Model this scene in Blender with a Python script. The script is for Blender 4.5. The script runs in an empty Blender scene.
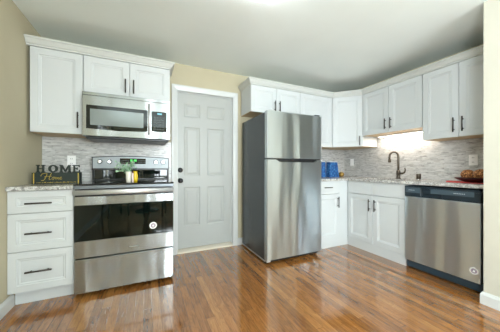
import bpy, bmesh, math, random
from mathutils import Vector, Matrix
random.seed(7)
sc = bpy.context.scene
COL = sc.collection

# ------------------------------------------------------------------ camera, light, exposure
FPX = 224.3
cam_d = bpy.data.cameras.new('camera')
cam_d.sensor_fit = 'HORIZONTAL'; cam_d.sensor_width = 36.0
cam_d.lens = FPX / 500 * 36.0
cam_d.shift_y = -(166 - 168.4) / 500
cam_d.clip_start = 0.02
cam = bpy.data.objects.new('camera', cam_d); COL.objects.link(cam)
cam.location = (0.5305, -2.872, 1.0515)
cam.rotation_euler = (math.radians(90), 0, -0.4333)
sc.camera = cam

world = bpy.data.worlds.new('World'); sc.world = world; world.use_nodes = True
bg = world.node_tree.nodes['Background']
bg.inputs['Color'].default_value = (0.93, 0.97, 1.0, 1); bg.inputs['Strength'].default_value = 1.5

sc.view_settings.view_transform = 'Standard'
sc.view_settings.look = 'None'
sc.view_settings.gamma = 1
sc.view_settings.use_curve_mapping = False
sc.view_settings.exposure = 1.0

def area(name, loc, rot, sx, sy, power, col=(1, 1, 1)):
    d = bpy.data.lights.new(name, 'AREA'); d.shape = 'RECTANGLE'; d.size = sx; d.size_y = sy
    d.energy = power; d.color = col
    o = bpy.data.objects.new(name, d); COL.objects.link(o); o.location = loc; o.rotation_euler = rot
    return o
R90 = math.pi / 2
# area lamps as daylight outside the unseen windows, tilted up to add ceiling light
area('daylight_fill_front', (1.75, -6.0, 1.25), (R90+.35, 0, 0), 2.2, 1.5, 180, (0.86, 0.95, 1.0))
area('daylight_fill_left', (-0.8, -4.2, 1.3), (R90+.4, 0, -R90), 1.5, 1.5, 150, (0.86, 0.95, 1.0))

# ------------------------------------------------------------------ mesh helpers
class Frame:
    def __init__(s, o, U, V):
        s.o = Vector(o); s.U = Vector((U[0], U[1], 0)); s.V = Vector((V[0], V[1], 0))
    def __call__(s, u, v, z):
        return s.o + s.U * u + s.V * v + Vector((0, 0, z))
W = 3.683
r2 = math.sqrt(.5)
FW = Frame((0, 0, 0), (1, 0), (0, 1))            # plain world x, y
FB = Frame((0, 0, 0), (1, 0), (0, -1))           # back wall: u to the right, v out of the wall
FR = Frame((W, 0, 0), (0, -1), (-1, 0))          # right wall
FD = Frame((3.07, -0.332, 0), (r2, -r2), (-r2, -r2))   # diagonal corner face
FL = Frame((-0.402, 0, 0), (0, 1), (1, 0))       # left wall

class MB:
    def __init__(s, F=FW):
        s.bm = bmesh.new(); s.F = F
    def vs(s, pts):
        return [s.bm.verts.new(s.F(*p)) for p in pts]
    def face(s, v, smooth=False):
        try:
            f = s.bm.faces.new(v); f.smooth = smooth; return f
        except ValueError:
            return None
    def box(s, u0, u1, v0, v1, z0, z1, bev=0.0, seg=1):
        P = [(u, v, z) for z in (z0, z1) for v in (v0, v1) for u in (u0, u1)]
        b = s.vs(P)
        fs = [s.face([b[i] for i in q]) for q in ((0,2,3,1),(4,5,7,6),(0,1,5,4),(2,6,7,3),(0,4,6,2),(1,3,7,5))]
        if bev > 0:
            es = list({e for f in fs for e in f.edges})
            bmesh.ops.bevel(s.bm, geom=es, offset=bev, segments=seg, affect='EDGES', profile=.5)
        return s
    def prism(s, poly, a0, a1, axis='z', bev=0.0):
        """poly in the two other axes: 'z' -> (u,v), 'v' -> (u,z), 'u' -> (v,z)"""
        def mk(p, a):
            return (p[0], p[1], a) if axis == 'z' else (p[0], a, p[1]) if axis == 'v' else (a, p[0], p[1])
        A = s.vs([mk(p, a0) for p in poly]); B = s.vs([mk(p, a1) for p in poly])
        n = len(poly); fs = [s.face(A), s.face(B)]
        for i in range(n):
            fs.append(s.face([A[i], A[(i+1) % n], B[(i+1) % n], B[i]]))
        if bev > 0:
            es = list({e for f in fs[:2] for e in f.edges})
            bmesh.ops.bevel(s.bm, geom=es, offset=bev, segments=1, affect='EDGES')
        return s
    def rings(s, rings, cap0=True, cap1=True, closed=True, smooth=True):
        R = [s.vs(r) for r in rings]
        n = len(R[0])
        for a, b in zip(R[:-1], R[1:]):
            for i in range(n if closed else n - 1):
                s.face([a[i], a[(i+1) % n], b[(i+1) % n], b[i]], smooth)
        if cap0: s.face(R[0])
        if cap1: s.face(R[-1])
        return s
    def tube(s, pts, rad, n=10, caps=True):
        """round tube along pts given in frame coordinates; rad a number or a list"""
        P = [Vector(p) for p in pts]
        if not isinstance(rad, (list, tuple)): rad = [rad] * len(P)
        rings = []; up = None
        for i, p in enumerate(P):
            t = (P[min(i+1, len(P)-1)] - P[max(i-1, 0)]).normalized()
            if up is None:
                up = Vector((0, 0, 1)) if abs(t.z) < .9 else Vector((1, 0, 0))
            a = (up - t * up.dot(t)).normalized(); b = t.cross(a); up = a
            rings.append([tuple(p + (a * math.cos(k*2*math.pi/n) + b * math.sin(k*2*math.pi/n)) * rad[i]) for k in range(n)])
        return s.rings(rings, caps, caps)
    def lathe(s, c, prof, n=24, axis='z', sx=1.0, sy=1.0, cap=True):
        """prof: (radius, height) pairs turned about an axis through c"""
        rings = []
        for r, h in prof:
            q = []
            for k in range(n):
                a = 2*math.pi*k/n; x = r*math.cos(a)*sx; y = r*math.sin(a)*sy
                q.append((c[0]+x, c[1]+y, c[2]+h) if axis == 'z' else (c[0]+x, c[1]+h, c[2]+y) if axis == 'v' else (c[0]+h, c[1]+x, c[2]+y))
            rings.append(q)
        return s.rings(rings, cap, cap)
    def sweep(s, prof, path, z=0):
        """prof (out, z) swept along a 2-D path in u,v with mitres; 'out' is to the left of travel x -1"""
        P = [Vector((p[0], p[1])) for p in path]; rings = []
        for i, p in enumerate(P):
            d0 = (P[i] - P[i-1]).normalized() if i else (P[1] - P[0]).normalized()
            d1 = (P[i+1] - P[i]).normalized() if i < len(P)-1 else d0
            n0 = Vector((d0.y, -d0.x)); n1 = Vector((d1.y, -d1.x))
            m = (n0 + n1); m = m / (1 + n0.dot(n1))
            rings.append([(p.x + m.x*o, p.y + m.y*o, z + h) for o, h in prof])
        return s.rings(rings, True, True, smooth=False)
    def panel(s, u0, u1, z0, z1, vb, vf, stile=.057, steps=((.0, .0),)):
        """a slab whose front steps down inside a border: steps are (inset, depth) pairs"""
        def rect(i, v):
            return [(u0+i, v, z0+i), (u1-i, v, z0+i), (u1-i, v, z1-i), (u0+i, v, z1-i)]
        e = .0015
        rr = [rect(0, vb), rect(0, vf-e), rect(e, vf)]
        for i, d in steps: rr.append(rect(stile + i, vf - d))
        return s.rings(rr, True, True, smooth=False)
    def cells(s, xs, ys, keep, z0, z1):
        vt = {}
        def V(i, j, z):
            if (i, j, z) not in vt: vt[(i, j, z)] = s.vs([(xs[i], ys[j], z)])[0]
            return vt[(i, j, z)]
        nx, ny = len(xs)-1, len(ys)-1
        K = lambda i, j: 0 <= i < nx and 0 <= j < ny and keep(i, j)
        for i in range(nx):
            for j in range(ny):
                if not K(i, j): continue
                for z in (z0, z1): s.face([V(i,j,z), V(i+1,j,z), V(i+1,j+1,z), V(i,j+1,z)])
                for (di, dj, a, b) in ((-1,0,(i,j),(i,j+1)), (1,0,(i+1,j),(i+1,j+1)), (0,-1,(i,j),(i+1,j)), (0,1,(i,j+1),(i+1,j+1))):
                    if not K(i+di, j+dj): s.face([V(*a,z0), V(*b,z0), V(*b,z1), V(*a,z1)])
        return s

ROOT = {}
def tag(o, label=None, cat=None, group=None, kind=None):
    if label: o['label'] = label
    if cat: o['category'] = cat
    if group: o['group'] = group
    if kind: o['kind'] = kind
    return o
def build(name, mb, mat, parent=None, base=None, recalc=True):
    bm = mb.bm
    if recalc: bmesh.ops.recalc_face_normals(bm, faces=bm.faces)
    off = Vector(base) if base is not None else Vector((0, 0, 0))
    if parent is not None: off = ROOT[parent.name]
    bmesh.ops.translate(bm, verts=bm.verts, vec=-off)
    me = bpy.data.meshes.new(name); bm.to_mesh(me); bm.free()
    for m in (mat if isinstance(mat, (list, tuple)) else [mat]): me.materials.append(m)
    o = bpy.data.objects.new(name, me); COL.objects.link(o)
    if parent is not None:
        o.parent = parent; ROOT[o.name] = off
    else:
        o.location = off; ROOT[o.name] = off
    return o
def thing(name, loc, label, cat, group=None):
    o = bpy.data.objects.new(name, None); COL.objects.link(o); o.location = loc
    o.empty_display_size = .05; ROOT[o.name] = Vector(loc)
    return tag(o, label, cat, group)
def structure(name, mb, mat):
    return tag(build(name, mb, mat), kind='structure')

# ------------------------------------------------------------------ materials
def srgb(r, g, b):
    f = lambda c: (c/255/12.92) if c/255 <= .04045 else ((c/255+.055)/1.055)**2.4
    return (f(r), f(g), f(b), 1)
class Mat:
    def __init__(s, name, col=(200,200,200), rough=.5, metal=0.0, spec=.5):
        s.m = bpy.data.materials.new(name); s.m.use_nodes = True
        s.t = s.m.node_tree; s.N = s.t.nodes; s.L = s.t.links
        s.b = s.N['Principled BSDF']
        s.b.inputs['Base Color'].default_value = srgb(*col)
        s.b.inputs['Roughness'].default_value = rough
        s.b.inputs['Metallic'].default_value = metal
        s.b.inputs['Specular IOR Level'].default_value = spec
    def n(s, typ, **kw):
        x = s.N.new(typ)
        for k, v in kw.items():
            if k in x.inputs: x.inputs[k].default_value = v
            else: setattr(x, k, v)
        return x
    def link(s, a, b): s.L.new(a, b)
    def coords(s, scale=(1,1,1), rot=(0,0,0)):
        g = s.n('ShaderNodeNewGeometry'); mp = s.n('ShaderNodeMapping')
        mp.inputs['Scale'].default_value = scale; mp.inputs['Rotation'].default_value = rot
        s.link(g.outputs['Position'], mp.inputs['Vector']); return mp.outputs[0]
    def ramp(s, fac, stops):
        r = s.n('ShaderNodeValToRGB'); e = r.color_ramp.elements
        while len(e) < len(stops): e.new(.5)
        for x, (p, c) in zip(e, stops): x.position = p; x.color = srgb(*c) if len(c) == 3 else c
        s.link(fac, r.inputs[0]); return r.outputs[0]
    def math(s, op, a, b=None):
        x = s.n('ShaderNodeMath', operation=op)
        for i, v in enumerate((a, b)):
            if v is None: continue
            if isinstance(v, (int, float)): x.inputs[i].default_value = v
            else: s.link(v, x.inputs[i])
        return x.outputs[0]
    def mix(s, fac, a, b, mode='MIX'):
        x = s.n('ShaderNodeMix', data_type='RGBA', blend_type=mode)
        for i, v in ((0, fac), (6, a), (7, b)):
            if hasattr(v, 'links'): s.link(v, x.inputs[i])
            elif isinstance(v, (int, float)): x.inputs[i].default_value = v
            else: x.inputs[i].default_value = srgb(*v)
        return x.outputs[2]
    def bump(s, h, strength=.2, dist=.002):
        b = s.n('ShaderNodeBump'); b.inputs['Strength'].default_value = strength; b.inputs['Distance'].default_value = dist
        s.link(h, b.inputs['Height']); s.link(b.outputs[0], s.b.inputs['Normal'])
    def base(s, c): s.link(c, s.b.inputs['Base Color'])

def paint(name, col, rough, var=3, bump=.05, scale=60):
    M = Mat(name, col, rough)
    nz = M.n('ShaderNodeTexNoise', Scale=2.5, Detail=3.0); M.link(M.coords(), nz.inputs['Vector'])
    c0 = tuple(max(0, x - var) for x in col); c1 = tuple(min(255, x + var) for x in col)
    M.base(M.ramp(nz.outputs[0], [(.3, c0), (.7, c1)]))
    n2 = M.n('ShaderNodeTexNoise', Scale=float(scale), Detail=2.0); M.link(M.coords(), n2.inputs['Vector'])
    M.bump(n2.outputs[0], bump, .002)
    return M.m
m_wall = paint('wall_paint', (188, 180, 153), .75)
m_wall_pale = paint('pale_wall_tone', (196, 193, 178), .75)  # wall colour turned paler and less saturated for the end wall
m_ceil = paint('ceiling_paint', (238, 246, 243), .85, 2, .12, 45)
m_trim = paint('trim_paint', (204, 207, 205), .35, 1, .02)
m_cab = paint('cabinet_paint', (201, 205, 205), .38, 1, .015)
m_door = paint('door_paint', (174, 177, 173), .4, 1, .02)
m_crown = paint('crown_paint', (200, 203, 198), .4, 1, .02)

def wood_floor():
    M = Mat('oak_strip_floor', (150, 95, 55), .2, 0, .5)
    g = M.n('ShaderNodeNewGeometry'); sp = M.n('ShaderNodeSeparateXYZ'); M.link(g.outputs['Position'], sp.inputs[0])
    X, Y = sp.outputs[0], sp.outputs[1]
    row = M.math('DIVIDE', X, .057); ri = M.math('FLOOR', row); rf = M.math('FRACT', row)
    w1 = M.n('ShaderNodeTexWhiteNoise', noise_dimensions='1D'); M.link(ri, w1.inputs['W'])
    ys = M.math('DIVIDE', M.math('ADD', Y, M.math('MULTIPLY', w1.outputs[0], 7.0)), .85)
    si = M.math('FLOOR', ys); sf = M.math('FRACT', ys)
    cb = M.n('ShaderNodeCombineXYZ'); M.link(ri, cb.inputs[0]); M.link(si, cb.inputs[1])
    w2 = M.n('ShaderNodeTexWhiteNoise', noise_dimensions='2D'); M.link(cb.outputs[0], w2.inputs['Vector'])
    # grain coordinates shifted per board
    cg = M.n('ShaderNodeCombineXYZ')
    M.link(M.math('MULTIPLY', X, 60.0), cg.inputs[0]); M.link(M.math('MULTIPLY', Y, 6.0), cg.inputs[1])
    M.link(M.math('MULTIPLY', w2.outputs[0], 37.0), cg.inputs[2])
    n1 = M.n('ShaderNodeTexNoise', Scale=1.0, Detail=5.0, Roughness=.6, Distortion=.8); M.link(cg.outputs[0], n1.inputs['Vector'])
    cc = M.n('ShaderNodeCombineXYZ')
    M.link(M.math('MULTIPLY', X, 20.0), cc.inputs[0]); M.link(M.math('MULTIPLY', Y, 4.0), cc.inputs[1])
    M.link(M.math('MULTIPLY', w2.outputs[0], 91.0), cc.inputs[2])
    n2 = M.n('ShaderNodeTexNoise', Scale=1.0, Detail=1.0, Distortion=.3); M.link(cc.outputs[0], n2.inputs['Vector'])
    ring = M.math('FRACT', M.math('MULTIPLY', n2.outputs[0], 9.0))
    ringd = M.ramp(ring, [(0, (0, 0, 0)), (.12, (255, 255, 255)), (1, (190, 190, 190))])
    basec = M.ramp(w2.outputs[0], [(0, (114, 69, 27)), (.35, (143, 90, 40)), (.7, (161, 104, 48)), (1, (186, 130, 70))])
    c = M.mix(.36, basec, M.ramp(n1.outputs[0], [(.34, (56, 31, 11)), (.45, (149, 94, 42)), (.70, (204, 147, 84))]))
    c = M.mix(.4, c, M.mix(1.0, c, ringd, 'MULTIPLY'))
    e = M.math('MINIMUM', rf, M.math('SUBTRACT', 1.0, rf))
    ge = M.math('LESS_THAN', e, .022)
    es = M.math('LESS_THAN', M.math('MINIMUM', sf, M.math('SUBTRACT', 1.0, sf)), .0016)
    gap = M.math('MAXIMUM', ge, es)
    c = M.mix(M.math('MULTIPLY', gap, .55), c, (62, 34, 18))
    M.base(c)
    rr = M.n('ShaderNodeTexNoise', Scale=5.0, Detail=3.0); M.link(g.outputs['Position'], rr.inputs['Vector'])
    mr = M.n('ShaderNodeMapRange'); mr.inputs['To Min'].default_value = .07; mr.inputs['To Max'].default_value = .15
    M.link(rr.outputs[0], mr.inputs[0]); M.link(mr.outputs[0], M.b.inputs['Roughness'])
    h = M.math('SUBTRACT', M.math('MULTIPLY', n1.outputs[0], .25), M.math('MULTIPLY', gap, .8))
    M.bump(h, .10, .0012)
    M.b.inputs['Coat Weight'].default_value = 1.0; M.b.inputs['Coat Roughness'].default_value = .06; M.b.inputs['Coat IOR'].default_value = 1.6
    return M.m
m_floor = wood_floor()

def granite():
    M = Mat('granite', (190, 188, 182), .18)
    p = M.coords()
    n1 = M.n('ShaderNodeTexNoise', Scale=38.0, Detail=5.0, Roughness=.7, Distortion=1.2); M.link(p, n1.inputs['Vector'])
    n2 = M.n('ShaderNodeTexNoise', Scale=14.0, Detail=4.0, Roughness=.65, Distortion=2.0); M.link(p, n2.inputs['Vector'])
    v = M.n('ShaderNodeTexVoronoi', Scale=120.0); M.link(p, v.inputs['Vector'])
    c = M.ramp(n1.outputs[0], [(.34, (52, 52, 52)), (.45, (128, 127, 124)), (.54, (196, 196, 193)), (.75, (226, 226, 223))])
    c = M.mix(M.ramp(n2.outputs[0], [(.52, (0, 0, 0)), (.64, (200, 200, 200))]), c, (96, 90, 82))
    c = M.mix(.25, c, M.ramp(v.outputs['Distance'], [(0, (60, 56, 52)), (.5, (220, 218, 212))]))
    M.base(c); return M.m
m_granite = granite()

def mosaic(name, axis):
    """thin horizontal strips of grey marble"""
    M = Mat(name, (190, 186, 180), .25)
    g = M.n('ShaderNodeNewGeometry'); sp = M.n('ShaderNodeSeparateXYZ'); M.link(g.outputs['Position'], sp.inputs[0])
    cb = M.n('ShaderNodeCombineXYZ'); M.link(sp.outputs[axis], cb.inputs[0]); M.link(sp.outputs[2], cb.inputs[1])
    br = M.n('ShaderNodeTexBrick', Scale=1.0, offset=.37, offset_frequency=2, squash=.6, squash_frequency=3)
    br.inputs['Brick Width'].default_value = .075; br.inputs['Row Height'].default_value = .0155
    br.inputs['Mortar Size'].default_value = .0009; br.inputs['Mortar Smooth'].default_value = .1; br.inputs['Bias'].default_value = 0.0
    br.inputs['Color1'].default_value = srgb(0, 0, 0); br.inputs['Color2'].default_value = srgb(255, 255, 255); br.inputs['Mortar'].default_value = srgb(128, 128, 128)
    M.link(cb.outputs[0], br.inputs['Vector'])
    tone = M.ramp(br.outputs['Color'], [(0, (146, 146, 142)), (.2, (174, 174, 172)), (.5, (196, 196, 194)), (.8, (214, 214, 212)), (1, (188, 184, 176))])
    mp = M.n('ShaderNodeMapping'); mp.inputs['Scale'].default_value = (15, 60, 1); M.link(cb.outputs[0], mp.inputs['Vector'])
    nz = M.n('ShaderNodeTexNoise', Scale=1.0, Detail=5.0, Roughness=.65, Distortion=.9); M.link(mp.outputs[0], nz.inputs['Vector'])
    vein = M.ramp(nz.outputs[0], [(.33, (92, 92, 92)), (.47, (192, 192, 190)), (.72, (224, 224, 222))])
    c = M.mix(.52, tone, vein)
    c = M.mix(M.math('MULTIPLY', br.outputs['Fac'], .6), c, (206, 205, 202))
    M.base(c); M.bump(br.outputs['Fac'], -.25, .001)
    return M.m
m_tile_x = mosaic('marble_mosaic_back', 0); m_tile_y = mosaic('marble_mosaic_side', 1)

def steel(name, col=(166, 170, 170), rough=.25, aniso=.9, horiz=True, wave=.45):
    M = Mat(name, col, rough, 1.0)
    M.b.inputs['Anisotropic'].default_value = aniso
    tg = M.n('ShaderNodeTangent', direction_type='RADIAL', axis='Z'); M.link(tg.outputs[0], M.b.inputs['Tangent'])
    M.b.inputs['Anisotropic Rotation'].default_value = .25 if horiz else .0
    nz = M.n('ShaderNodeTexNoise', Scale=1.0, Detail=1.0); M.link(M.coords((5.5, 5.5, .7)), nz.inputs['Vector'])
    M.bump(nz.outputs[0], wave, .02)   # the slight waviness of sheet steel
    return M.m
m_steel = steel('brushed_steel')
m_steel_f = steel('light_brushed_steel', (196, 204, 208), .31, .93, True, 1.0)
m_steel_d = steel('pale_brushed_steel', (226, 238, 248), .36, .93, True, 1.3)
m_steel_l = Mat('satin_steel', (212, 214, 216), .4, .75).m
m_chrome = Mat('chrome', (215, 216, 218), .08, 1).m
m_bronze = Mat('dark_bronze', (80, 77, 74), .32, .9).m
m_faucet = Mat('oil_rubbed_bronze', (96, 88, 78), .3, .9).m
m_black = Mat('black_plastic', (22, 24, 26), .35).m
m_blackm = Mat('black_metal', (26, 26, 27), .4, .4).m
m_glass = Mat('black_glass', (6, 16, 13), .03, 0, .45).m
m_coolglass = Mat('black_ceramic', (16, 18, 20), .1, 0, .6).m
m_micro = Mat('screened_glass', (120, 128, 126), .12, .15, .6).m
m_slate = Mat('slate_plastic', (66, 82, 92), .3).m
m_slate_d = Mat('dark_slate_plastic', (30, 42, 50), .3).m
m_fridge_side = paint('grey_textured_enamel', (56, 63, 67), .22, 2, .06, 300)
m_gap = Mat('dark_recess', (16, 18, 18), .6).m
m_plate = Mat('white_plastic', (248, 248, 246), .35).m
m_slot = Mat('outlet_slot', (70, 68, 66), .6).m
m_under = paint('maple_underside', (206, 180, 138), .5, 4, .02)
m_sill = paint('sill_wood', (214, 206, 188), .5, 4, .02)
m_green = Mat('dark_green_paint', (26, 40, 34), .6).m
m_gold = Mat('gold_paint', (196, 168, 66), .5).m
m_blue = None
def emit(name, col, st):
    M = Mat(name, col, .5); M.b.inputs['Emission Color'].default_value = srgb(*col); M.b.inputs['Emission Strength'].default_value = st
    return M.m
m_dome = emit('lit_opal_glass', (246, 251, 255), 11.0)
m_strip = emit('lit_diffuser', (255, 236, 214), 4.0)
m_disp = emit('display_glow', (110, 170, 185), .25)
m_gdisp = emit('green_digits', (70, 190, 90), .5)

# ------------------------------------------------------------------ the setting
ZC = 2.34; XL = -0.402; XR = 2.91; YE = -2.052; YF = -5.6
structure('floor', MB().box(XL-.1, W+.1, YF-.1, .2, -.1, 0), m_floor)
structure('ceiling', MB().box(XL-.1, W+.1, YF-.1, .2, ZC, ZC+.1), m_ceil)
DX0, DX1, DZ = .875, 1.602, 2.012
mb = MB(); mb.box(XL, DX0, 0, .12, 0, ZC); mb.box(DX1, W, 0, .12, 0, ZC); mb.box(DX0, DX1, 0, .12, DZ, ZC)
structure('wall_back', mb, m_wall)
mb = MB()
ly0, ly1, lz0, lz1 = -4.9, -3.5, .8, 2.1
mb.box(XL-.12, XL, ly1, 0, 0, ZC); mb.box(XL-.12, XL, YF, ly0, 0, ZC); mb.box(XL-.12, XL, ly0, ly1, 0, lz0); mb.box(XL-.12, XL, ly0, ly1, lz1, ZC)
structure('wall_left', mb, m_wall)
structure('wall_right', MB().box(W, W+.1, YE, .12, 0, ZC), m_wall)
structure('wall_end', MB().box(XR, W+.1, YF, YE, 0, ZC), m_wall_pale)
fx0, fx1, fz0, fz1 = .75, 2.75, .75, 2.15
mb = MB()
mb.box(XL-.12, fx0, YF-.12, YF, 0, ZC); mb.box(fx1, XR, YF-.12, YF, 0, ZC); mb.box(fx0, fx1, YF-.12, YF, 0, fz0); mb.box(fx0, fx1, YF-.12, YF, fz1, ZC)
structure('wall_front', mb, m_wall)
def pane_mat():
    M = Mat('window_glass', (255, 255, 255), .02)
    tr = M.n('ShaderNodeBsdfTransparent'); gl = M.n('ShaderNodeBsdfGlossy', Roughness=.02); mx = M.n('ShaderNodeMixShader', Fac=.06)
    M.link(tr.outputs[0], mx.inputs[1]); M.link(gl.outputs[0], mx.inputs[2]); M.link(mx.outputs[0], M.N['Material Output'].inputs[0])
    return M.m
m_pane = pane_mat()
def window(n, F, u0, u1, z0, z1, cols):
    mb = MB(F); t = .05
    mb.box(u0, u1, -.09, -.03, z0, z0+t); mb.box(u0, u1, -.09, -.03, z1-t, z1)
    mb.box(u0, u0+t, -.09, -.03, z0+t, z1-t); mb.box(u1-t, u1, -.09, -.03, z0+t, z1-t)
    for k in range(1, cols):
        u = u0 + (u1-u0)*k/cols; mb.box(u-t*.6, u+t*.6, -.085, -.035, z0+t, z1-t)
    zm = (z0+z1)/2; mb.box(u0+t, u1-t, -.08, -.04, zm-.02, zm+.02)
    for a, b, c, d in ((u0-.08, u0, z0-.08, z1+.08), (u1, u1+.08, z0-.08, z1+.08), (u0, u1, z0-.08, z0), (u0, u1, z1, z1+.08)):
        mb.box(a, b, .001, .02, c, d)
    w = structure('window_%d' % n, mb, m_trim)
    build('pane', MB(F).box(u0+t, u1-t, -.062, -.058, z0+t, z1-t), m_pane, w)
window(1, Frame((0, YF, 0), (1, 0), (0, 1)), fx0, fx1, fz0, fz1, 3)
window(2, Frame((XL, 0, 0), (0, 1), (1, 0)), ly0, ly1, lz0, lz1, 2)

# the white six-panel door in the back wall
def six_panel():
    mb = MB(FB); u0, u1, z0, z1 = DX0+.004, DX1-.004, .045, DZ-.004
    vf, vb = -.045, -.085
    us = [u0, .963, 1.166, 1.258, 1.493, u1]; zs = [z0, .32, .815, .955, 1.578, 1.70, 1.87, z1]
    g = {}
    def V(i, j):
        if (i, j) not in g: g[(i, j)] = mb.vs([(us[i], vf, zs[j])])[0]
        return g[(i, j)]
    for i in range(5):
        for j in range(7):
            if i in (1, 3) and j in (1, 3, 5):
                def rect(k, v): return [(us[i]+k, v, zs[j]+k), (us[i+1]-k, v, zs[j]+k), (us[i+1]-k, v, zs[j+1]-k), (us[i]+k, v, zs[j+1]-k)]
                rr = [[V(i,j), V(i+1,j), V(i+1,j+1), V(i,j+1)]] + [mb.vs(rect(k, v)) for k, v in ((.014, vf-.007), (.024, vf-.007), (.046, vf-.002))]
                for a, b in zip(rr[:-1], rr[1:]):
                    for q in range(4): mb.face([a[q], a[(q+1)%4], b[(q+1)%4], b[q]])
                mb.face(rr[-1])
            else: mb.face([V(i,j), V(i+1,j), V(i+1,j+1), V(i,j+1)])
    b = mb.vs([(u0, vb, z0), (u1, vb, z0), (u1, vb, z1), (u0, vb, z1)])
    mb.face(b[::-1])
    bot = [V(i, 0) for i in range(6)]; top = [V(i, 7) for i in range(6)]; lf = [V(0, j) for j in range(8)]; rt = [V(5, j) for j in range(8)]
    mb.face(bot + [b[1], b[0]]); mb.face(top + [b[2], b[3]]); mb.face(lf + [b[3], b[0]]); mb.face(rt + [b[2], b[1]])
    return mb
door = structure('door_1', six_panel(), m_door)
kx = .917
build('door_knob', MB(FB).lathe((kx, 0, .90), [(.031, -.045), (.031, -.038), (.013, -.034), (.012, -.012), (.024, -.006), (.029, .006), (.026, .017), (.012, .022)], 24, 'v'), m_blackm, door)
build('deadbolt', MB(FB).lathe((kx, 0, 1.03), [(.031, -.045), (.031, -.034), (.027, -.028), (.012, -.026)], 24, 'v').box(kx-.004, kx+.004, -.028, -.012, 1.012, 1.048, .002), m_blackm, door)
for z in (.25, 1.02, 1.78):
    build('hinge', MB(FB).tube([(DX1-.006, -.040, z-.045), (DX1-.006, -.040, z+.045)], .006, 8), m_chrome, door)
# casing and jamb
mb = MB(FB); cw = .065
def casing_profile(mb, pts):
    mb.sweep([(-.001, .001), (.0, .017), (.012, .020), (.05, .012), (cw, .010), (cw, .001)], pts)
FZ = type('FZ', (), {'__call__': lambda s, u, z, v: FB(u, v, z)})()
mc = MB(FZ)
mc.sweep([(0, .001), (0, .010), (.012, .013), (.045, .020), (cw, .020), (cw, .001)], [(DX0, 0.0), (DX0, DZ), (DX1, DZ), (DX1, 0.0)][::-1])
structure('trim_1', mc, m_trim)
mj = MB(FB); mj.box(DX0-.0005, DX0+.003, -.119, .001, 0, DZ); mj.box(DX1-.003, DX1+.0005, -.119, .001, 0, DZ); mj.box(DX0, DX1, -.119, .001, DZ-.003, DZ+.0005)
mj.box(DX0, DX0+.012, -.044, -.03, .04, DZ); mj.box(DX1-.012, DX1, -.044, -.03, .04, DZ); mj.box(DX0, DX1, -.044, -.03, DZ-.012, DZ)
structure('trim_2', mj, m_trim)
structure('trim_3', MB(FB).prism([(-.118, .0), (.012, .0), (.010, .018), (-.03, .036), (-.118, .038)], DX0+.004, DX1-.004, 'u'), m_sill)

# baseboards
bp = [(0, 0), (.016, 0), (.016, .072), (.010, .085), (.006, .094), (0, .094)]
structure('baseboard_right', MB().sweep(bp, [(XR, YF+.02), (XR, YE), (W-.64+.03, YE)][::-1]), m_trim)
structure('baseboard_left', MB().sweep(bp, [(XL, -.552), (XL, YF+.02)][::-1] if False else [(XL, YF+.02), (XL, -.552)]), m_trim)
structure('baseboard_back', MB().sweep(bp, [(DX1+cw+.001, 0), (2.47, 0)]), m_trim)

# ------------------------------------------------------------------ cabinets
STEPS = ((.0, .0), (.004, .005), (.014, .006), (.020, .010))
def pull(F, u, z, vf, L, vert, parent):
    """a bar pull on two posts"""
    mb = MB(F); r = .0064; s = .03; h = L/2
    if vert:
        mb.tube([(u, vf+s, z-h), (u, vf+s, z+h)], r, 10)
        for d in (-.32*L, .32*L): mb.tube([(u, vf-.0005, z+d), (u, vf+s, z+d)], .0045, 8)
    else:
        mb.tube([(u-h, vf+s, z), (u+h, vf+s, z)], r, 10)
        for d in (-.32*L, .32*L): mb.tube([(u+d, vf-.0005, z), (u+d, vf+s, z)], .0045, 8)
    return build('handle', mb, m_bronze, parent)
def front(kind, F, u0, u1, z0, z1, vf, root, handle=None, flat=False, stile=.057):
    mb = MB(F)
    if flat: mb.box(u0, u1, vf-.019, vf, z0, z1, .002)
    else: mb.panel(u0, u1, z0, z1, vf-.019, vf, stile, STEPS)
    d = build(kind, mb, m_cab, root)
    if handle: pull(F, handle[0], handle[1], vf, handle[2], handle[3], d)
    return d
VU = .332   # front of the wall cupboards' doors
VB = .622   # front of the base cupboards' doors
G = .0024
def upper(F, u0, u1, z0, z1, label, doors, hz, hl=.135, group=None, hside=None):
    um = (u0+u1)/2
    t = thing('wall_cabinet', F(um, 0, z0), label, 'cabinet', group)
    build('body', MB(F).box(u0+.0005, u1-.0005, .012, VU-.021, z0+.004, z1), m_cab, t)
    build('bottom_panel', MB(F).box(u0+.002, u1-.002, .013, VU-.022, z0, z0+.0039), m_under, t)
    if doors == 1:
        front('door', F, u0+G, u1-G, z0, z1-.003, VU, t, (u1-.035 if hside != 'L' else u0+.035, hz, hl, True))
    else:
        front('door', F, u0+G, um-G, z0, z1-.003, VU, t, (um-.036, hz, hl, True))
        front('door', F, um+G, u1-G, z0, z1-.003, VU, t, (um+.036, hz, hl, True))
    return t
ZB, ZT = 1.369, 2.108
upper(FB, -.379, -.002, ZB, ZT, 'tall white single-door wall cabinet left of the microwave, above the HOME sign', 1, 1.492, .145)
upper(FB, 0, .762, 1.757, ZT, 'short white two-door wall cabinet directly above the microwave', 2, 1.862, .135)
upper(FB, 1.718, 2.472, 1.768, ZT, 'short white two-door wall cabinet above the refrigerator', 2, 1.866, .135)
upper(FB, 2.474, 3.068, ZB, ZT, 'white wall cabinet at the right of the fridge top, half hidden behind the fridge', 1, 1.48, .14, hside='L')
upper(FR, .621, 1.392, 1.518, ZT, 'white two-door wall cabinet above the sink with the lit strip beneath', 2, 1.628, .135)
upper(FR, 1.395, 2.045, ZB, ZT, 'white two-door wall cabinet above the dishwasher, rightmost of the wall cabinets', 2, 1.49, .145)
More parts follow.
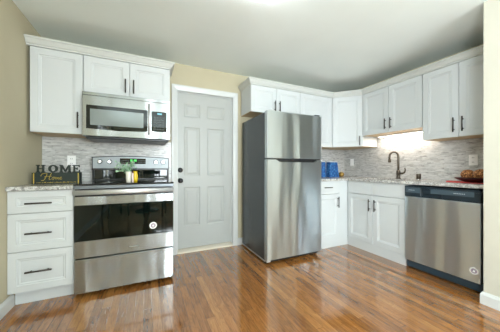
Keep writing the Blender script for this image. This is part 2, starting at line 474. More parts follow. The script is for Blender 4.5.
# diagonal corner cupboard
Ld = math.hypot(.29, .287)
t = thing('wall_cabinet', (W-.3, -.3, ZB), 'white diagonal corner wall cabinet with one door, where the two walls meet', 'cabinet')
ins = .021 * r2
pent = [(3.0695, -.012), (W-.012, -.012), (W-.012, -.6205), (W-VU+.021, -.6205), (3.0695, -.311)]
build('body', MB().prism(pent, ZB+.004, ZT), m_cab, t)
build('bottom_panel', MB().prism([(3.071, -.013), (W-.013, -.013), (W-.013, -.619), (W-VU+.022, -.619), (3.071, -.310)], ZB, ZB+.0039), m_under, t)
front('door', FD, .006, Ld-.006, ZB, ZT-.003, .004, t, (Ld-.04, 1.452, .135, True))

# crown moulding
cp = [(-.02, .0), (.004, .0), (.006, .012), (.016, .018), (.034, .050), (.044, .056), (.044, .068), (-.02, .068)]
def crown(label, path):
    mb = MB(); mb.sweep(cp, path, ZT+.001)
    c = path[len(path)//2]
    tag(build('crown_molding', mb, m_crown, base=(c[0], c[1], ZT)), label, 'molding')
yv = -VU + .001
crown('cream white crown molding along the tops of the cabinets over the stove', [(XL+.002, yv), (.762, yv), (.762, -.003)])
crown('cream white crown molding along the tops of the cabinets from the fridge to the right wall', [(1.717, -.003), (1.717, yv), (3.07, yv), (W-VU+.001, -.619), (W-VU+.001, YE+.003)])

# base cupboards
ZK, ZBT = .115, .883
def base_body(t, F, u0, u1, tv=.548, tu0=None, tu1=None):
    build('body', MB(F).box(u0+.0005, u1-.0005, .002, VB-.021, ZK, ZBT), m_cab, t)
    build('toe_kick', MB(F).box(tu0 if tu0 is not None else u0+.0005, tu1 if tu1 is not None else u1-.0005, tv-.018, tv, 0.0005, ZK-.0005), m_cab, t)
t = thing('drawer_cabinet', FB(-.2, 0, 0), 'white base cabinet with three drawers, left of the stove under the HOME sign', 'cabinet')
base_body(t, FB, -.399, -.003, tu0=-.384)
for z0, z1, hz in ((.118, .420, .271), (.424, .709, .560), (.713, .880, .787)):
    front('drawer', FB, -.399, -.005, z0, z1, VB, t, (-.213, hz, .158, False), stile=.05)
t = thing('base_cabinet', FB(2.75, 0, 0), 'white base cabinet with one drawer and one door, between the fridge and the corner', 'cabinet')
base_body(t, FB, 2.475, W-.001, tv=.612, tu1=W-.612)
front('drawer', FB, 2.477, 2.905, .713, .880, VB, t, (2.69, .80, .13, False), flat=True)
front('door', FB, 2.477, 2.905, .118, .709, VB, t, (2.868, .60, .145, True))
build('filler', MB(FB).box(2.908, W-VB-.001, VB-.0205, VB-.004, ZK+.001, .882), m_cab, t)
t = thing('sink_cabinet', FR(1.0, 0, 0), 'white base cabinet under the sink with two doors and two plain false drawer fronts', 'cabinet')
mb = MB(FR)
mb.box(VB-.0145, 1.3825, .002, VB-.021, ZK, .66)
mb.box(VB-.0145, .705, .002, VB-.021, .66, ZBT); mb.box(1.295, 1.3825, .002, VB-.021, .66, ZBT)
mb.box(.705, 1.295, .53, VB-.021, .66, ZBT); mb.box(.705, 1.295, .002, .155, .66, ZBT)
build('body', mb, m_cab, t)
build('toe_kick', MB(FR).box(.613, 1.3825, .594, .612, .0005, ZK-.0005), m_cab, t)
for a, b, h in ((VB+.003, 1.000-G, .962), (1.000+G, 1.381, 1.038)):
    front('false_drawer_front', FR, a, b, .722, .880, VB, t, flat=True)
    front('door', FR, a, b, .118, .715, VB, t, (h, .595, .145, True))

# countertops
def tagb(name, mb, mat, base, label, cat, group=None): return tag(build(name, mb, mat, base=base), label, cat, group)
tagb('countertop', MB(FB).box(-.401, -.002, .011, .648, .8835, .915, .004), m_granite, (-.2, -.3, .884), 'short speckled grey granite countertop left of the stove, holding the HOME sign', 'countertop')
xs = [2.474, 3.035, 3.16, 3.50, W-.011]; ys = [-2.048, -1.27, -.73, -.648, -.011]
SK = lambda i, j: not (i == 0 and j < 3) and not (i == 2 and j == 1)
ct = MB().cells(xs, ys, SK, .8845, .915)
bmesh.ops.bevel(ct.bm, geom=[e for e in ct.bm.edges if e.is_manifold and e.calc_face_angle(0) > 1.2 and abs(e.verts[0].co.z - e.verts[1].co.z) < 1e-5], offset=.003, segments=1, affect='EDGES')
tagb('countertop', ct, m_granite, (3.3, -1, .884), 'long speckled grey granite countertop around the sink corner and over the dishwasher', 'countertop')

# backsplash
tagb('backsplash', MB(FB).box(-.40, DX0-cw-.004, .001, .010, .915, 1.366), m_tile_x, (.2, 0, .915), 'grey marble mosaic backsplash behind the stove and HOME sign', 'backsplash')
tagb('backsplash', MB(FB).box(2.474, W-.0105, .001, .010, .9155, 1.3685), m_tile_x, (3.0, 0, .915), 'narrow grey marble mosaic backsplash between the fridge and the corner', 'backsplash')
mb = MB(FR)
mb.prism([(.001, .9155), (2.050, .9155), (2.050, 1.3685), (1.393, 1.3685), (1.393, 1.517), (.6225, 1.517), (.6225, 1.3685), (.001, 1.3685)], .001, .010, 'v')
tagb('backsplash', mb, m_tile_y, (W, -1, .915), 'grey marble mosaic backsplash behind the sink, lit from under the cabinet', 'backsplash')

# ------------------------------------------------------------------ range
t = thing('stove', (.382, -.33, 0), 'stainless steel electric range with a black glass oven window', 'stove')
S0, S1 = .004, .763
build('body', MB(FB).box(S0, S1, .02, .605, .02, .912), m_black, t)
for u in (S0+.05, S1-.05):
    for v in (.08, .55): build('leg', MB(FB).tube([(u, v, .0005), (u, v, .02)], .015, 10), m_black, t)
dr = build('storage_drawer', MB(FB).box(S0, S1, .606, .650, .034, .310, .004), m_steel, t)
# oven door: steel bands above and below a full-width window
od = MB(FB); od.box(S0, S1, .606, .650, .320, .458, .003); od.box(S0, S1, .606, .650, .748, .822, .003); od.box(S0+.001, S1-.001, .606, .640, .457, .749)
d = build('oven_door', od, m_steel, t)
build('window', MB(FB).box(S0+.0005, S1-.0005, .6405, .6495, .459, .747), m_glass, d)
h = MB(FB)
hp = []
for k in range(17):
    a = 2*math.pi*k/16
for pr in (1,):
    ring = [(.694 + .011*math.copysign(abs(math.cos(2*math.pi*k/16))**.5, math.cos(2*math.pi*k/16)) + .05*.019*math.sin(2*math.pi*k/16), .857 + .020*math.sin(2*math.pi*k/16)) for k in range(16)]
    h.rings([[(u, v, z) for v, z in ring] for u in (S0+.004, S1-.004)])   # a flattened bar
for u in (S0+.03, S1-.03): h.box(u-.014, u+.014, .6285, .690, .845, .867, .003)
build('handle', h, m_steel_l, d)
build('shade_strip', MB(FB).box(S0+.002, S1-.002, .606, .628, .8225, .883), m_black, t)  # black strip put in as the shadow behind and under the oven handle
build('badge', MB(FB).box(.395, .475, .650, .6508, .365, .371), Mat('badge_grey', (150, 152, 152), .35, .6).m, d)
def sticker(F, u, v, z, r, root):
    b = MB(F).lathe((u, v, z), [(r, 0), (r, .001)], 28, 'v'); o = build('round_sticker', b, m_plate, root)
    m = MB(F).lathe((u, v+.001, z), [(r*.68, 0), (r*.68, .0006)], 22, 'v')
    q = build('emblem', m, Mat('sticker_print', (150, 134, 146), .5).m, o)
    k = MB(F); k.prism([(u-r*.30, z-r*.25), (u-r*.05, z+r*.38), (u+r*.12, z+r*.05), (u+r*.32, z+r*.3), (u+r*.15, z-r*.32)], v+.0016, v+.0022, 'v')
    build('mark', k, m_plate, o)
sticker(FB, .588, .6495, .533, .031, d)
ck = MB(FB); ck.box(S0-.001, S1+.001, .02, .668, .9125, .926, .003); 
build('front_trim', MB(FB).box(S0, S1, .606, .664, .884, .912, .003), Mat('grey_trim', (120, 126, 130), .3, .5).m, t)
top = build('cooktop', ck, m_coolglass, t)
for u, v, r in ((.2, .46, .105), (.56, .46, .085), (.2, .22, .08), (.56, .22, .105)):
    q = MB(FB); q.rings([[(u + rr*math.cos(k*math.pi/24), v + rr*math.sin(k*math.pi/24), .9264) for k in range(48)] for rr in (r-.004, r)], False, False)
    build('burner_ring', q, Mat('burner_print', (70, 74, 76), .2).m, top)
bgd = MB(FB); bgd.box(.022, .770, .02, .055, .9265, 1.05); 
build('backguard', bgd, m_glass, t)
for u in (.022, .754): build('end_cap', MB(FB).box(u, u+.016, .0555, .075, .9265, 1.052, .003), m_black, t)
build('vent_band', MB(FB).box(.038, .754, .0555, .062, .9268, .940, .002), m_black, t)
def arch(i, z0):
    n = 14; a, b = .022+i, .770-i
    up = [(a + (b-a)*k/n, 1.171 - i + .016*(1-((2*k/n)-1)**2)) for k in range(n+1)]
    return [(a, z0+i)] + up + [(b, z0+i)]
cp_ = build('control_panel', MB(FB).prism(arch(0, 1.036), .02, .098, 'v'), m_black, t)
build('fascia', MB(FB).prism(arch(.009, 1.044), .0985, .101, 'v'), Mat('fascia_steel', (158, 165, 168), .4, .25).m, cp_)
ds = build('display', MB(FB).box(.275, .525, .1012, .103, 1.100, 1.160, .001), m_glass, cp_)
build('digits', MB(FB).box(.372, .394, .1032, .1036, 1.126, 1.150).box(.400, .404, .1032, .1036, 1.130, 1.146).box(.41, .434, .1032, .1036, 1.126, 1.150), m_gdisp, ds)
bt = MB(FB); bt2 = MB(FB)
for k in range(5):
    for j in range(2): bt.box(.29+k*.015, .30+k*.015, .1032, .1036, 1.112+j*.02, 1.120+j*.02); bt2.box(.45+k*.015, .46+k*.015, .1032, .1036, 1.112+j*.02, 1.120+j*.02)
m_btn = Mat('button_print', (58, 66, 70), .4).m
build('buttons', bt2, m_btn, ds)
build('buttons', bt, m_btn, ds)
for u in (.094, .181, .628, .705):
    kb = MB(FB).lathe((u, .1012, 1.122), [(.027, 0), (.027, .004), (.021, .007), (.019, .026), (.014, .029)], 20, 'v')
    k = build('knob', kb, m_chrome, t)
    build('grip', MB(FB).box(u-.004, u+.004, .126, .138, 1.104, 1.140, .002), m_chrome, k)

# ------------------------------------------------------------------ microwave
t = thing('microwave', (.38, -.2, 1.348), 'stainless steel over-the-range microwave with dark window, hung under the cabinet above the stove', 'microwave')
M0, M1 = .003, .759
build('body', MB(FB).box(M0, M1, .013, .355, 1.352, 1.755), m_black, t)
mf = MB(FB); mf.box(M0, M1, .356, .400, 1.349, 1.722, .004)
f = build('front_frame', mf, m_steel, t)
build('vent_grille', MB(FB).box(M0, M1, .356, .392, 1.7235, 1.7545, .003), m_steel, t)
wn = MB(FB).prism([(.036, 1.418), (.300, 1.408), (.542, 1.418), (.542, 1.632), (.036, 1.632)], .4003, .4055, 'v', .001)
dd = build('door', wn, m_glass, t)
build('window', MB(FB).box(.066, .505, .4057, .4075, 1.450, 1.598), m_micro, dd)
hh = MB(FB)
hh.rings([[(.556 + .009*math.cos(a*math.pi/8), .432 + .010*math.sin(a*math.pi/8), z) for a in range(16)] for z in (1.385, 1.69)])
for z in (1.40, 1.675): hh.box(.548, .564, .4002, .43, z-.012, z+.012, .002)
build('handle', hh, m_steel_l, t)
cpn = build('control_panel', MB(FB).box(.578, .722, .4003, .4055, 1.425, 1.628, .001), m_glass, t)
build('display', MB(FB).box(.632, .676, .4057, .4062, 1.598, 1.614), m_disp, cpn)
kp = MB(FB)
for i in range(4):
    for j in range(6): kp.box(.600+i*.027, .617+i*.027, .4057, .4060, 1.445+j*.023, 1.455+j*.023)
build('keypad', kp, Mat('keypad_print', (58, 66, 66), .4).m, cpn)
vb = MB(FB).prism([(.05, 1.351), (.385, 1.351), (.365, 1.332), (.10, 1.326)], .01, .02, 'v') if False else MB(FB).box(.03, .735, .06, .388, 1.326, 1.3515, .006)
build('underside', vb, m_black, t)

# ------------------------------------------------------------------ refrigerator
t = thing('refrigerator', (2.09, -.4, 0), 'stainless steel top-freezer refrigerator with dark grey sides', 'refrigerator')
X0, X1, YFR = 1.711, 2.467, .761
build('body', MB(FB).box(X0+.004, X1-.004, .06, .690, .035, 1.672, .006), m_fridge_side, t)
build('gasket', MB(FB).box(X0+.012, X1-.012, .6905, .6995, .07, 1.665), m_gap, t)
fz = build('freezer_door', MB(FB).box(X0, X1, .700, YFR, 1.163, 1.683, .006, 2), m_steel_f, t)
fd = MB(FB)
fd.prism([(X0, .052), (X1, .052), (X1, 1.150), (2.412, 1.150), (2.366, 1.118), (1.872, 1.118), (1.824, 1.150), (X0, 1.150)], .722, YFR, 'v', .004)
fd.box(X0+.0005, X1-.0005, .700, .7215, .053, 1.149)
fr = build('fridge_door', fd, m_steel_f, t)
build('handle_recess', MB(FB).prism([(1.826, 1.1495), (1.8735, 1.1195), (2.3645, 1.1195), (2.410, 1.1495)], .7217, .733, 'v'), m_black, fr)
build('mullion', MB(FB).box(X0+.004, X1-.004, .700, .735, 1.1502, 1.1625), m_gap, t)
build('toe_grille', MB(FB).box(X0+.02, X1-.02, .6, .712, .014, .050), m_black, t)
build('hinge_cover', MB(FB).box(X1-.09, X1-.02, .60, .75, 1.6835, 1.697, .003), m_fridge_side, t)
for u in (X0+.03, X1-.03):
    build('foot', MB(FB).lathe((u, .67, .0005), [(.022, 0), (.022, .008), (.010, .010), (.010, .036)], 14), m_black, t)
build('bottom_trim', MB(FB).box(X0+.0045, X0+.012, .07, .689, .022, .0345), m_steel_l, t)
build('corner_bracket', MB(FB).box(X0+.004, X0+.05, .703, .748, .030, .0515, .002), m_steel_l, t)

# ------------------------------------------------------------------ dishwasher
t = thing('dishwasher', FR(1.69, .3, 0), 'stainless steel dishwasher with a slate control strip, at the right end of the counter', 'dishwasher')
D0, D1 = 1.388, 1.990; VD = .643
build('body', MB(FR).box(D0+.004, D1-.004, .03, .58, .02, .870), m_black, t)
dwd = build('door', MB(FR).box(D0, D1, .581, VD, .088, .757, .004), m_steel_d, t)
cpd = MB(FR)
cpd.box(D0, D1, .581, VD-.012, .759, .868, .003)
cpd.box(D0, D1, VD-.0118, VD, .845, .868, .003); cpd.box(D0, 1.545, VD-.0118, VD, .762, .8445, .003); cpd.box(1.72, D1, VD-.0118, VD, .762, .8445, .003)
cpd.box(1.5455, 1.7195, VD-.0118, VD-.002, .800, .8445, .003)
pn = build('control_panel', cpd, m_slate_d, t)
build('inlay', MB(FR).box(D0+.01, 1.535, VD+.0002, VD+.0015, .800, .852), m_slate, pn)
build('inlay', MB(FR).box(1.63, 1.95, VD+.0002, VD+.0015, .806, .850), m_slate, pn)
m_prn = Mat('panel_print', (176, 186, 190), .4).m
for u0, n in ((1.43, 5), (1.81, 7)):
    lt = MB(FR)
    for k in range(n): lt.box(u0+k*.012, u0+.008+k*.012, VD+.0017, VD+.002, .823, .830)
    build('lettering', lt, m_prn, pn)
build('toe_kick', MB(FR).box(D0+.002, D1+.05, .50, .612, .012, .084, .003), Mat('kick_blue_grey', (44, 62, 74), .35).m, t)
sticker(FR, 1.948-.0, VD+.0002, .186, .030, dwd)

# ------------------------------------------------------------------ sink and faucet
sk = MB()
def rr(x0, x1, y0, y1, z): return [(x0, y0, z), (x1, y0, z), (x1, y1, z), (x0, y1, z)]
sk.rings([rr(3.145, 3.515, -1.285, -.715, .8835), rr(3.163, 3.497, -1.267, -.733, .8835), rr(3.168, 3.492, -1.262, -.738, .72), rr(3.19, 3.47, -1.24, -.76, .70)], False, True, smooth=False)
s = tag(build('sink', sk, m_steel_l, base=(3.33, -1.0, .70), recalc=False), 'undermount steel sink basin let into the granite below the dark faucet', 'sink')
build('drain', MB().lathe((3.33, -1.0, .7005), [(.04, 0), (.04, .003), (.028, .001)], 20), m_chrome, s)
t = thing('faucet', (3.555, -1.005, .915), 'dark bronze gooseneck faucet with a side lever behind the sink', 'faucet')
fx, fy = 3.555, -1.005
build('base', MB().lathe((fx, fy, .9155), [(.030, 0), (.030, .006), (.023, .012), (.020, .05), (.023, .055), (.023, .10), (.017, .112)], 20), m_faucet, t)
pts = [(fx, fy, 1.02), (fx, fy, 1.10), (fx, fy, 1.17)]
dxn = Vector((-.10, .085, 0)); Rr = .052; dn = dxn.normalized()
for k in range(0, 11):
    a = math.pi * (k/10) * 1.02
    p = Vector((fx, fy, 1.205)) + dn * (Rr*(1-math.cos(a))) + Vector((0, 0, Rr*math.sin(a)*1.25))
    pts.append(tuple(p))
e = Vector(pts[-1]); pts.append((e.x, e.y, e.z-.03))
build('spout', MB().tube(pts, .0125, 12), m_faucet, t)
build('spray_head', MB().tube([(e.x, e.y, e.z-.025), (e.x, e.y, e.z-.035), (e.x, e.y, e.z-.065), (e.x, e.y, e.z-.072)], [.0135, .017, .018, .013], 14), m_faucet, t)
lv = [(fx, fy-.02, .985), (fx-.01, fy-.06, .985), (fx-.014, fy-.085, .998), (fx-.014, fy-.095, 1.03), (fx-.012, fy-.088, 1.058)]
build('lever', MB().tube(lv, [.014, .012, .010, .008, .007], 10), m_faucet, t)
t = thing('soap_dispenser', (3.56, -1.245, .915), 'small dark cylindrical cap on the counter right of the faucet', 'soap dispenser')
build('body', MB().lathe((3.56, -1.245, .9155), [(.024, 0), (.024, .064), (.020, .069)], 18), m_faucet, t)
build('collar', MB().lathe((3.56, -1.245, .9155), [(.029, 0), (.029, .004), (.0245, .006)], 18), m_chrome, t)

# ------------------------------------------------------------------ under-cabinet lamp
t = thing('under_cabinet_light', FR(1.0, .2, 1.517), 'lit strip lamp under the cabinet above the sink', 'lamp')
build('housing', MB(FR).box(.70, 1.33, .05, .12, 1.4985, 1.5175, .003), m_plate, t)
build('diffuser', MB(FR).box(.71, 1.32, .055, .115, 1.495, 1.4983), m_strip, t)
l = area('strip_glow', (0, 0, 0), (0, 0, 0), .6, .05, 1.7, (1.0, .89, .78))
l.parent = t; l.location = FR(1.015, .085, 1.4935) - ROOT[t.name]; l.rotation_euler = (0, 0, R90)

# ceiling lamp
LX, LY = 1.265, -1.55
t = thing('ceiling_light', (LX, LY, ZC), 'round white flush-mount dome light on the ceiling, lit', 'lamp')
build('mounting_ring', MB().lathe((LX, LY, ZC-.026), [(.15, 0), (.165, .004), (.165, .02), (.155, .0255)], 40), m_plate, t)
build('glass_dome', MB().lathe((LX, LY, ZC-.026), [(.148, -.0005), (.150, -.015), (.140, -.040), (.112, -.062), (.070, -.075), (.02, -.080)], 40), m_dome, t)

# ------------------------------------------------------------------ outlets
def outlet(F, u, z, label, v=.0105, switch=False):
    t = thing('wall_outlet', F(u, v, z), label, 'outlet')
    p = build('cover_plate', MB(F).box(u-.036, u+.036, v, v+.005, z-.058, z+.058, .002), m_plate, t)
    if switch:
        build('rocker', MB(F).box(u-.016, u+.016, v+.0052, v+.008, z-.033, z+.033, .001), m_plate, t); return
    for dz in (-.024, .024):
        s = build('socket', MB(F).lathe((u, v+.0052, z+dz), [(.017, 0), (.017, .0015)], 18, 'v'), m_plate, t)
        build('slots', MB(F).box(u-.008, u-.005, v+.0068, v+.0072, z+dz-.005, z+dz+.007).box(u+.005, u+.008, v+.0068, v+.0072, z+dz-.005, z+dz+.007), m_slot, s)
outlet(FR, 1.71, 1.14, 'white double wall outlet on the backsplash above the red bowl')
outlet(FR, .171, 1.155, 'white wall outlet on the backsplash near the corner, left of the faucet', switch=True)
outlet(FB, -.165, 1.125, 'white wall outlet on the backsplash behind the right end of the HOME sign')
outlet(FB, 3.13, 1.135, 'white wall outlet on the backsplash behind the blue boxes')

# ------------------------------------------------------------------ HOME sign
t = thing('home_sign', (-.2, -.33, .915), 'dark green block sign with gold script and standing letters HOME, on the left counter', 'sign')
B0, B1, BV0, BV1 = -.360, -.022, .275, .345
blk = build('block', MB(FB).box(B0, B1, BV0, BV1, .9155, 1.015, .002), m_green, t)
for u in (B0+.010, B1-.016): build('gold_edge', MB(FB).box(u, u+.007, BV1+.0003, BV1+.0018, .920, 1.009), m_gold, blk)
LET = {
 'H': [(0,0),(.40,0),(.40,.13),(.29,.13),(.29,.44),(.71,.44),(.71,.13),(.60,.13),(.60,0),(1,0),(1,.13),(.89,.13),(.89,.87),(1,.87),(1,1),(.60,1),(.60,.87),(.71,.87),(.71,.57),(.29,.57),(.29,.87),(.40,.87),(.40,1),(0,1),(0,.87),(.11,.87),(.11,.13),(0,.13)],
 'M': [(0,0),(.28,0),(.28,.13),(.21,.13),(.21,.70),(.45,.06),(.55,.06),(.79,.70),(.79,.13),(.72,.13),(.72,0),(1,0),(1,.13),(.94,.13),(.94,.87),(1,.87),(1,1),(.77,1),(.5,.32),(.23,1),(0,1),(0,.87),(.06,.87),(.06,.13),(0,.13)],
 'E': [(0,0),(1,0),(1,.34),(.88,.34),(.88,.13),(.34,.13),(.34,.45),(.58,.45),(.58,.36),(.70,.36),(.70,.67),(.58,.67),(.58,.57),(.34,.57),(.34,.87),(.86,.87),(.86,.68),(.97,.68),(.97,1),(0,1),(0,.87),(.13,.87),(.13,.13),(0,.13)],
}
LZ0, LZ1 = 1.0155, 1.083; LV0, LV1 = .300, .320
for ch, a, b in (('H', -.342, -.282), ('O', -.258, -.193), ('M', -.179, -.098), ('E', -.085, -.031)):
    mb = MB(FB)
    if ch == 'O':
        n = 28; um, zm = (a+b)/2, (LZ0+LZ1)/2; A, B_ = (b-a)/2, (LZ1-LZ0)/2
        ro = [(um + A*math.cos(2*math.pi*k/n), zm + B_*math.sin(2*math.pi*k/n)) for k in range(n)]
        ri = [(um + A*.52*math.cos(2*math.pi*k/n), zm + B_*.68*math.sin(2*math.pi*k/n)) for k in range(n)]
        mb.rings([[(u, v, z) for u, z in r] for r, v in ((ro, LV0), (ro, LV1), (ri, LV1), (ri, LV0), (ro, LV0))], False, False, smooth=False)
        bmesh.ops.remove_doubles(mb.bm, verts=mb.bm.verts, dist=1e-6)
    else:
        mb.prism([(a + (b-a)*x, LZ0 + (LZ1-LZ0)*y) for x, y in LET[ch]], LV0, LV1, 'v')
        mb.bm.normal_update()
    build('letter', mb, m_green, t)
# gold script "Home" and a line of small lettering
def stroke(mb, pts, r=.0022, u0=0, z0=0, s=1):
    v = BV1 + .0008
    mb.tube([(u0 + (x + .22*y)*s, v, z0 + y*s) for x, y in pts], r, 6)
sc_mb = MB(FB); s_ = .058; u_, z_ = -.275, .952
stroke(sc_mb, [(-.55, .55), (-.5, .85), (-.2, .98), (.1, .95), (.12, .6), (.02, .1), (-.1, -.1), (-.35, -.1)], .0022, u_, z_, s_)
stroke(sc_mb, [(.62, 1.0), (.55, .7), (.50, .25), (.56, 0), (.72, .05)], .0022, u_, z_, s_)
stroke(sc_mb, [(-.1, .42), (.1, .55), (.5, .5), (.75, .55)], .0018, u_, z_, s_)
stroke(sc_mb, [(.98, .42), (.85, .25), (.88, .03), (1.02, .0), (1.12, .2), (1.05, .4), (.98, .42), (1.2, .36)], .0018, u_, z_, s_)
stroke(sc_mb, [(1.24, .38), (1.26, .02), (1.36, .36), (1.44, .34), (1.44, .02), (1.56, .36), (1.64, .32), (1.62, .04), (1.74, .06)], .0018, u_, z_, s_)
stroke(sc_mb, [(1.76, .18), (1.94, .24), (1.98, .36), (1.88, .42), (1.78, .25), (1.82, .04), (1.94, .0), (2.1, .12)], .0018, u_, z_, s_)
build('script_lettering', sc_mb, m_gold, blk)
sm = MB(FB); u = B0 + .03
while u < B1 - .03:
    w = random.choice((.0025, .003, .005)); hgt = random.choice((.004, .005, .008))
    sm.box(u, min(u+w, B1-.025), BV1+.0003, BV1+.0014, .925, .925+hgt); u += w + random.choice((.002, .002, .002, .006))
build('small_lettering', sm, m_gold, blk)

# ------------------------------------------------------------------ plant and jug on the cooktop
px_, py_ = .382, -.50
t = thing('potted_plant', (px_, py_, .926), 'small sage green plant in a white ceramic pot on the cooktop', 'plant')
m_ceramic = Mat('white_ceramic', (236, 230, 216), .25).m
pz = .9268
build('pot', MB().lathe((px_, py_, pz), [(.020, 0), (.022, .004), (.025, .04), (.025, .092), (.023, .096), (.020, .094), (.018, .075)], 20), m_ceramic, t)
build('soil', MB().lathe((px_, py_, pz+.076), [(.0178, 0), (.0178, .004)], 16), Mat('soil', (60, 46, 34), .9).m, t)
fo = MB()
rnd = random.Random(3)
for k in range(22):
    a = rnd.uniform(0, 2*math.pi); L = rnd.uniform(.05, .15); sp = rnd.uniform(.25, 1.0)
    dirx = math.cos(a)*sp*.115 - .030; diry = math.sin(a)*sp*.055
    base_ = Vector((px_ + rnd.uniform(-.01, .01), py_ + rnd.uniform(-.01, .01), pz+.08))
    tip = base_ + Vector((dirx, diry, (L-.055)*1.15))
    mid = (base_ + tip)/2 + Vector((0, 0, .028))
    P = [base_*(1-q)**2 + mid*2*q*(1-q) + tip*q*q for q in (0, .25, .5, .75, 1)]
    fo.tube([tuple(p) for p in P], .0011, 5)
    for q in (.45, .6, .72, .84, .94, 1.0):
        c = base_*(1-q)**2 + mid*2*q*(1-q) + tip*q*q
        for sgn in (1, -1):
            if c.x > .402 and c.z < pz + .135: continue   # keep clear of the jug
            d = Vector((rnd.uniform(-1, 1), rnd.uniform(-1, 1), rnd.uniform(-.2, .9))).normalized()
            sd = d.cross(Vector((rnd.uniform(-1, 1), rnd.uniform(-1, 1), 1))).normalized(); ll = rnd.uniform(.015, .024); ww = ll*.36
            nn = d.cross(sd)*ll*.12
            v = fo.vs([tuple(c), tuple(c + d*ll*.45 + sd*ww + nn), tuple(c + d*ll), tuple(c + d*ll*.45 - sd*ww + nn), tuple(c + d*ll*.5)])
            fo.face([v[0], v[1], v[4]], True); fo.face([v[1], v[2], v[4]], True); fo.face([v[2], v[3], v[4]], True); fo.face([v[3], v[0], v[4]], True)
def leafm():
    M = Mat('sage_leaf', (120, 160, 128), .5)
    nz = M.n('ShaderNodeTexNoise', Scale=70.0, Detail=1.0); M.link(M.coords(), nz.inputs['Vector'])
    M.base(M.ramp(nz.outputs[0], [(.3, (86, 134, 92)), (.5, (146, 186, 148)), (.7, (204, 226, 200))]))
    return M.m
build('foliage', fo, leafm(), t, recalc=False)
jx, jy = .438, -.515
t = thing('yellow_jug', (jx, jy, .926), 'small yellow jug with a dark handle beside the white plant pot', 'jug')
build('body', MB().lathe((jx, jy, pz), [(.016, 0), (.019, .005), (.023, .032), (.021, .065), (.016, .085), (.018, .100), (.015, .098), (.012, .08)], 20), Mat('yellow_glaze', (214, 182, 34), .25).m, t)
build('handle', MB().tube([(jx+.015, jy, pz+.088), (jx+.032, jy, pz+.086), (jx+.039, jy, pz+.060), (jx+.032, jy, pz+.032), (jx+.020, jy, pz+.026)], .0035, 8), m_black, t)
t = thing('shaker', (.417, -.522, .926), 'tiny pinkish white shaker standing between the plant pot and the yellow jug', 'shaker')
build('body', MB().lathe((.4165, -.532, pz), [(.008, 0), (.009, .003), (.008, .075), (.006, .082)], 14), Mat('pink_ceramic', (226, 206, 204), .3).m, t)
build('cap', MB().lathe((.4165, -.532, pz+.0822), [(.0065, 0), (.0065, .008), (.003, .011)], 14), Mat('maroon_cap', (120, 52, 60), .3).m, t)

# ------------------------------------------------------------------ blue boxes and gold ball in the corner
def bluem():
    M = Mat('blue_pattern', (30, 92, 160), .5)
    v = M.n('ShaderNodeTexVoronoi', Scale=32.0); M.link(M.coords(), v.inputs['Vector'])
    M.base(M.ramp(v.outputs['Distance'], [(0, (130, 190, 220)), (.3, (40, 112, 176)), (.8, (18, 66, 132))]))
    return M.m
m_blue = bluem()
def blue_box(u0, u1, v0, v1, h, taper, label):
    t = thing('canister', FB((u0+u1)/2, (v0+v1)/2, .915), label, 'canister', None)
    z0, z1 = .9156, .915+h
    b = MB(FB); b.rings([[(u0, v0, z0), (u1, v0, z0), (u1, v1, z0), (u0, v1, z0)], [(u0+taper*.2, v0+.005, z1), (u1-taper, v0+.005, z1), (u1-taper, v1-.005, z1), (u0+taper*.2, v1-.005, z1)]], smooth=False)
    build('body', b, m_blue, t)
    l = build('lid', MB(FB).box(u0+taper*.2+.002, u1-taper-.002, v0+.007, v1-.007, z1+.0004, z1+.012, .002), Mat('pale_lid', (205, 214, 220), .4).m, t)
blue_box(2.985, 3.065, .12, .20, .235, .004, 'narrow blue canister nearest the fridge, left of the two blue canisters')
blue_box(3.145, 3.345, .12, .20, .235, .032, 'wide blue patterned canister with slanted side, right of the two blue canisters')
t = thing('gold_jar', (3.405, -.19, .915), 'small round gold jar in the corner right of the blue canisters', 'jar')
build('body', MB().lathe((3.405, -.19, .9156), [(.022, 0), (.036, .008), (.046, .035), (.040, .062), (.022, .074)], 24), Mat('gold_glaze', (176, 142, 78), .22, .6).m, t)
build('lid', MB().lathe((3.405, -.19, .9898), [(.020, 0), (.020, .004), (.007, .008), (.010, .016), (.004, .022)], 18), Mat('cream_glaze', (214, 200, 168), .3).m, t)

# ------------------------------------------------------------------ red mat, bowl and woven balls
mat_ = MB(); cx_, cy_ = 3.365, -1.80
mat_.prism([(3.50, -1.56), (3.245, -1.66), (3.20, -2.03), (3.52, -2.035)], .9155, .9195)
tagb('placemat', mat_, Mat('red_cloth', (196, 52, 50), .8).m, (cx_, cy_, .915), 'red placemat under the bowl on the right end of the counter', 'placemat')
bx, by = 3.37, -1.855
tagb('bowl', MB().lathe((bx, by, .9198), [(.055, 0), (.10, .006), (.150, .028), (.168, .042), (.166, .046), (.145, .033), (.10, .013), (.03, .009)], 40), Mat('dark_red_lacquer', (58, 18, 18), .3).m, (bx, by, .92), 'shallow dark red lacquer bowl on the red placemat holding two brown balls', 'bowl')
def ballm():
    M = Mat('speckled_brown', (130, 84, 46), .7)
    v = M.n('ShaderNodeTexVoronoi', Scale=75.0); M.link(M.coords(), v.inputs['Vector'])
    M.base(M.ramp(v.outputs['Distance'], [(0, (236, 190, 124)), (.35, (190, 126, 70)), (.75, (92, 50, 26))]))
    M.bump(v.outputs['Distance'], -.8, .006); return M.m
m_ball = ballm()
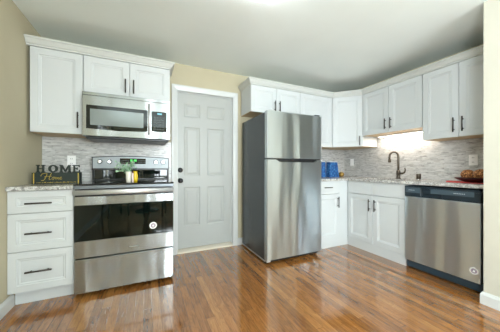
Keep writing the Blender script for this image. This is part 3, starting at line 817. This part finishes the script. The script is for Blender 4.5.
def ball(x, y, z, r, sq, label):
    n = 14
    prof = [(max(.0008, r*math.sin(math.pi*k/n)), -r*math.cos(math.pi*k/n)*sq) for k in range(n+1)]
    mb = MB().lathe((x, y, z), prof, 26)
    for v in mb.bm.verts:
        d = (v.co - Vector((x, y, z))); a = math.atan2(d.y, d.x)
        v.co += d * (.03*math.sin(7*a + 9*d.z/r) + .02*math.sin(13*a - 5*d.z/r))
    tagb('woven_ball', mb, m_ball, (x, y, z - r*sq), label, 'ball', 'brown balls in the red bowl')
ball(3.405, -1.768, .990, .054, .9, 'brown speckled ball at the left in the dark red bowl')
ball(3.355, -1.882, .993, .058, .86, 'brown speckled ball at the right in the dark red bowl, next to the wall')

# ------------------------------------------------------------------ dining set seen mirrored in the oven glass
m_dark = Mat('dark_stained_wood', (38, 30, 26), .35).m
def chair(x, y, rot, label):
    c, s_ = math.cos(rot), math.sin(rot)
    F = Frame((x, y, 0), (c, s_), (-s_, c))
    t = thing('dining_chair', (x, y, 0), label, 'chair', 'dark dining chairs')
    build('seat', MB(F).box(-.21, .21, -.21, .21, .44, .475, .008), m_dark, t)
    for u in (-.185, .185):
        build('leg', MB(F).tube([(u, .185, .0005), (u, .18, .44)], [.014, .019], 10), m_dark, t)
        build('leg', MB(F).tube([(u, -.22, .0005), (u, -.185, .40), (u, -.19, .60), (u, -.25, .98)], [.014, .019, .018, .015], 10), m_dark, t)
    build('top_rail', MB(F).box(-.21, .21, -.262, -.236, .90, 1.0, .006), m_dark, t)
    for u in (-.11, -.037, .037, .11): build('slat', MB(F).tube([(u, -.19, .474), (u, -.205, .65), (u, -.248, .91)], .009, 8), m_dark, t)
tb = thing('dining_table', (.55, -4.55, 0), 'dark round dining table behind the camera, mirrored in the oven glass', 'table')
build('tabletop', MB().lathe((.55, -4.55, .72), [(.50, 0), (.52, .012), (.52, .024), (.505, .03)], 40), m_dark, tb)
build('pedestal', MB().lathe((.55, -4.55, .0005), [(.27, 0), (.26, .03), (.09, .07), (.055, .2), (.06, .5), (.12, .69), (.2, .719)], 24), m_dark, tb)
chair(.72, -3.86, math.pi+.25, 'dark wooden dining chair on the kitchen side of the table, mirrored in the oven glass')
chair(-.08, -4.22, math.pi+1.1, 'dark wooden dining chair beside the left wall and the table, mirrored in the oven glass')
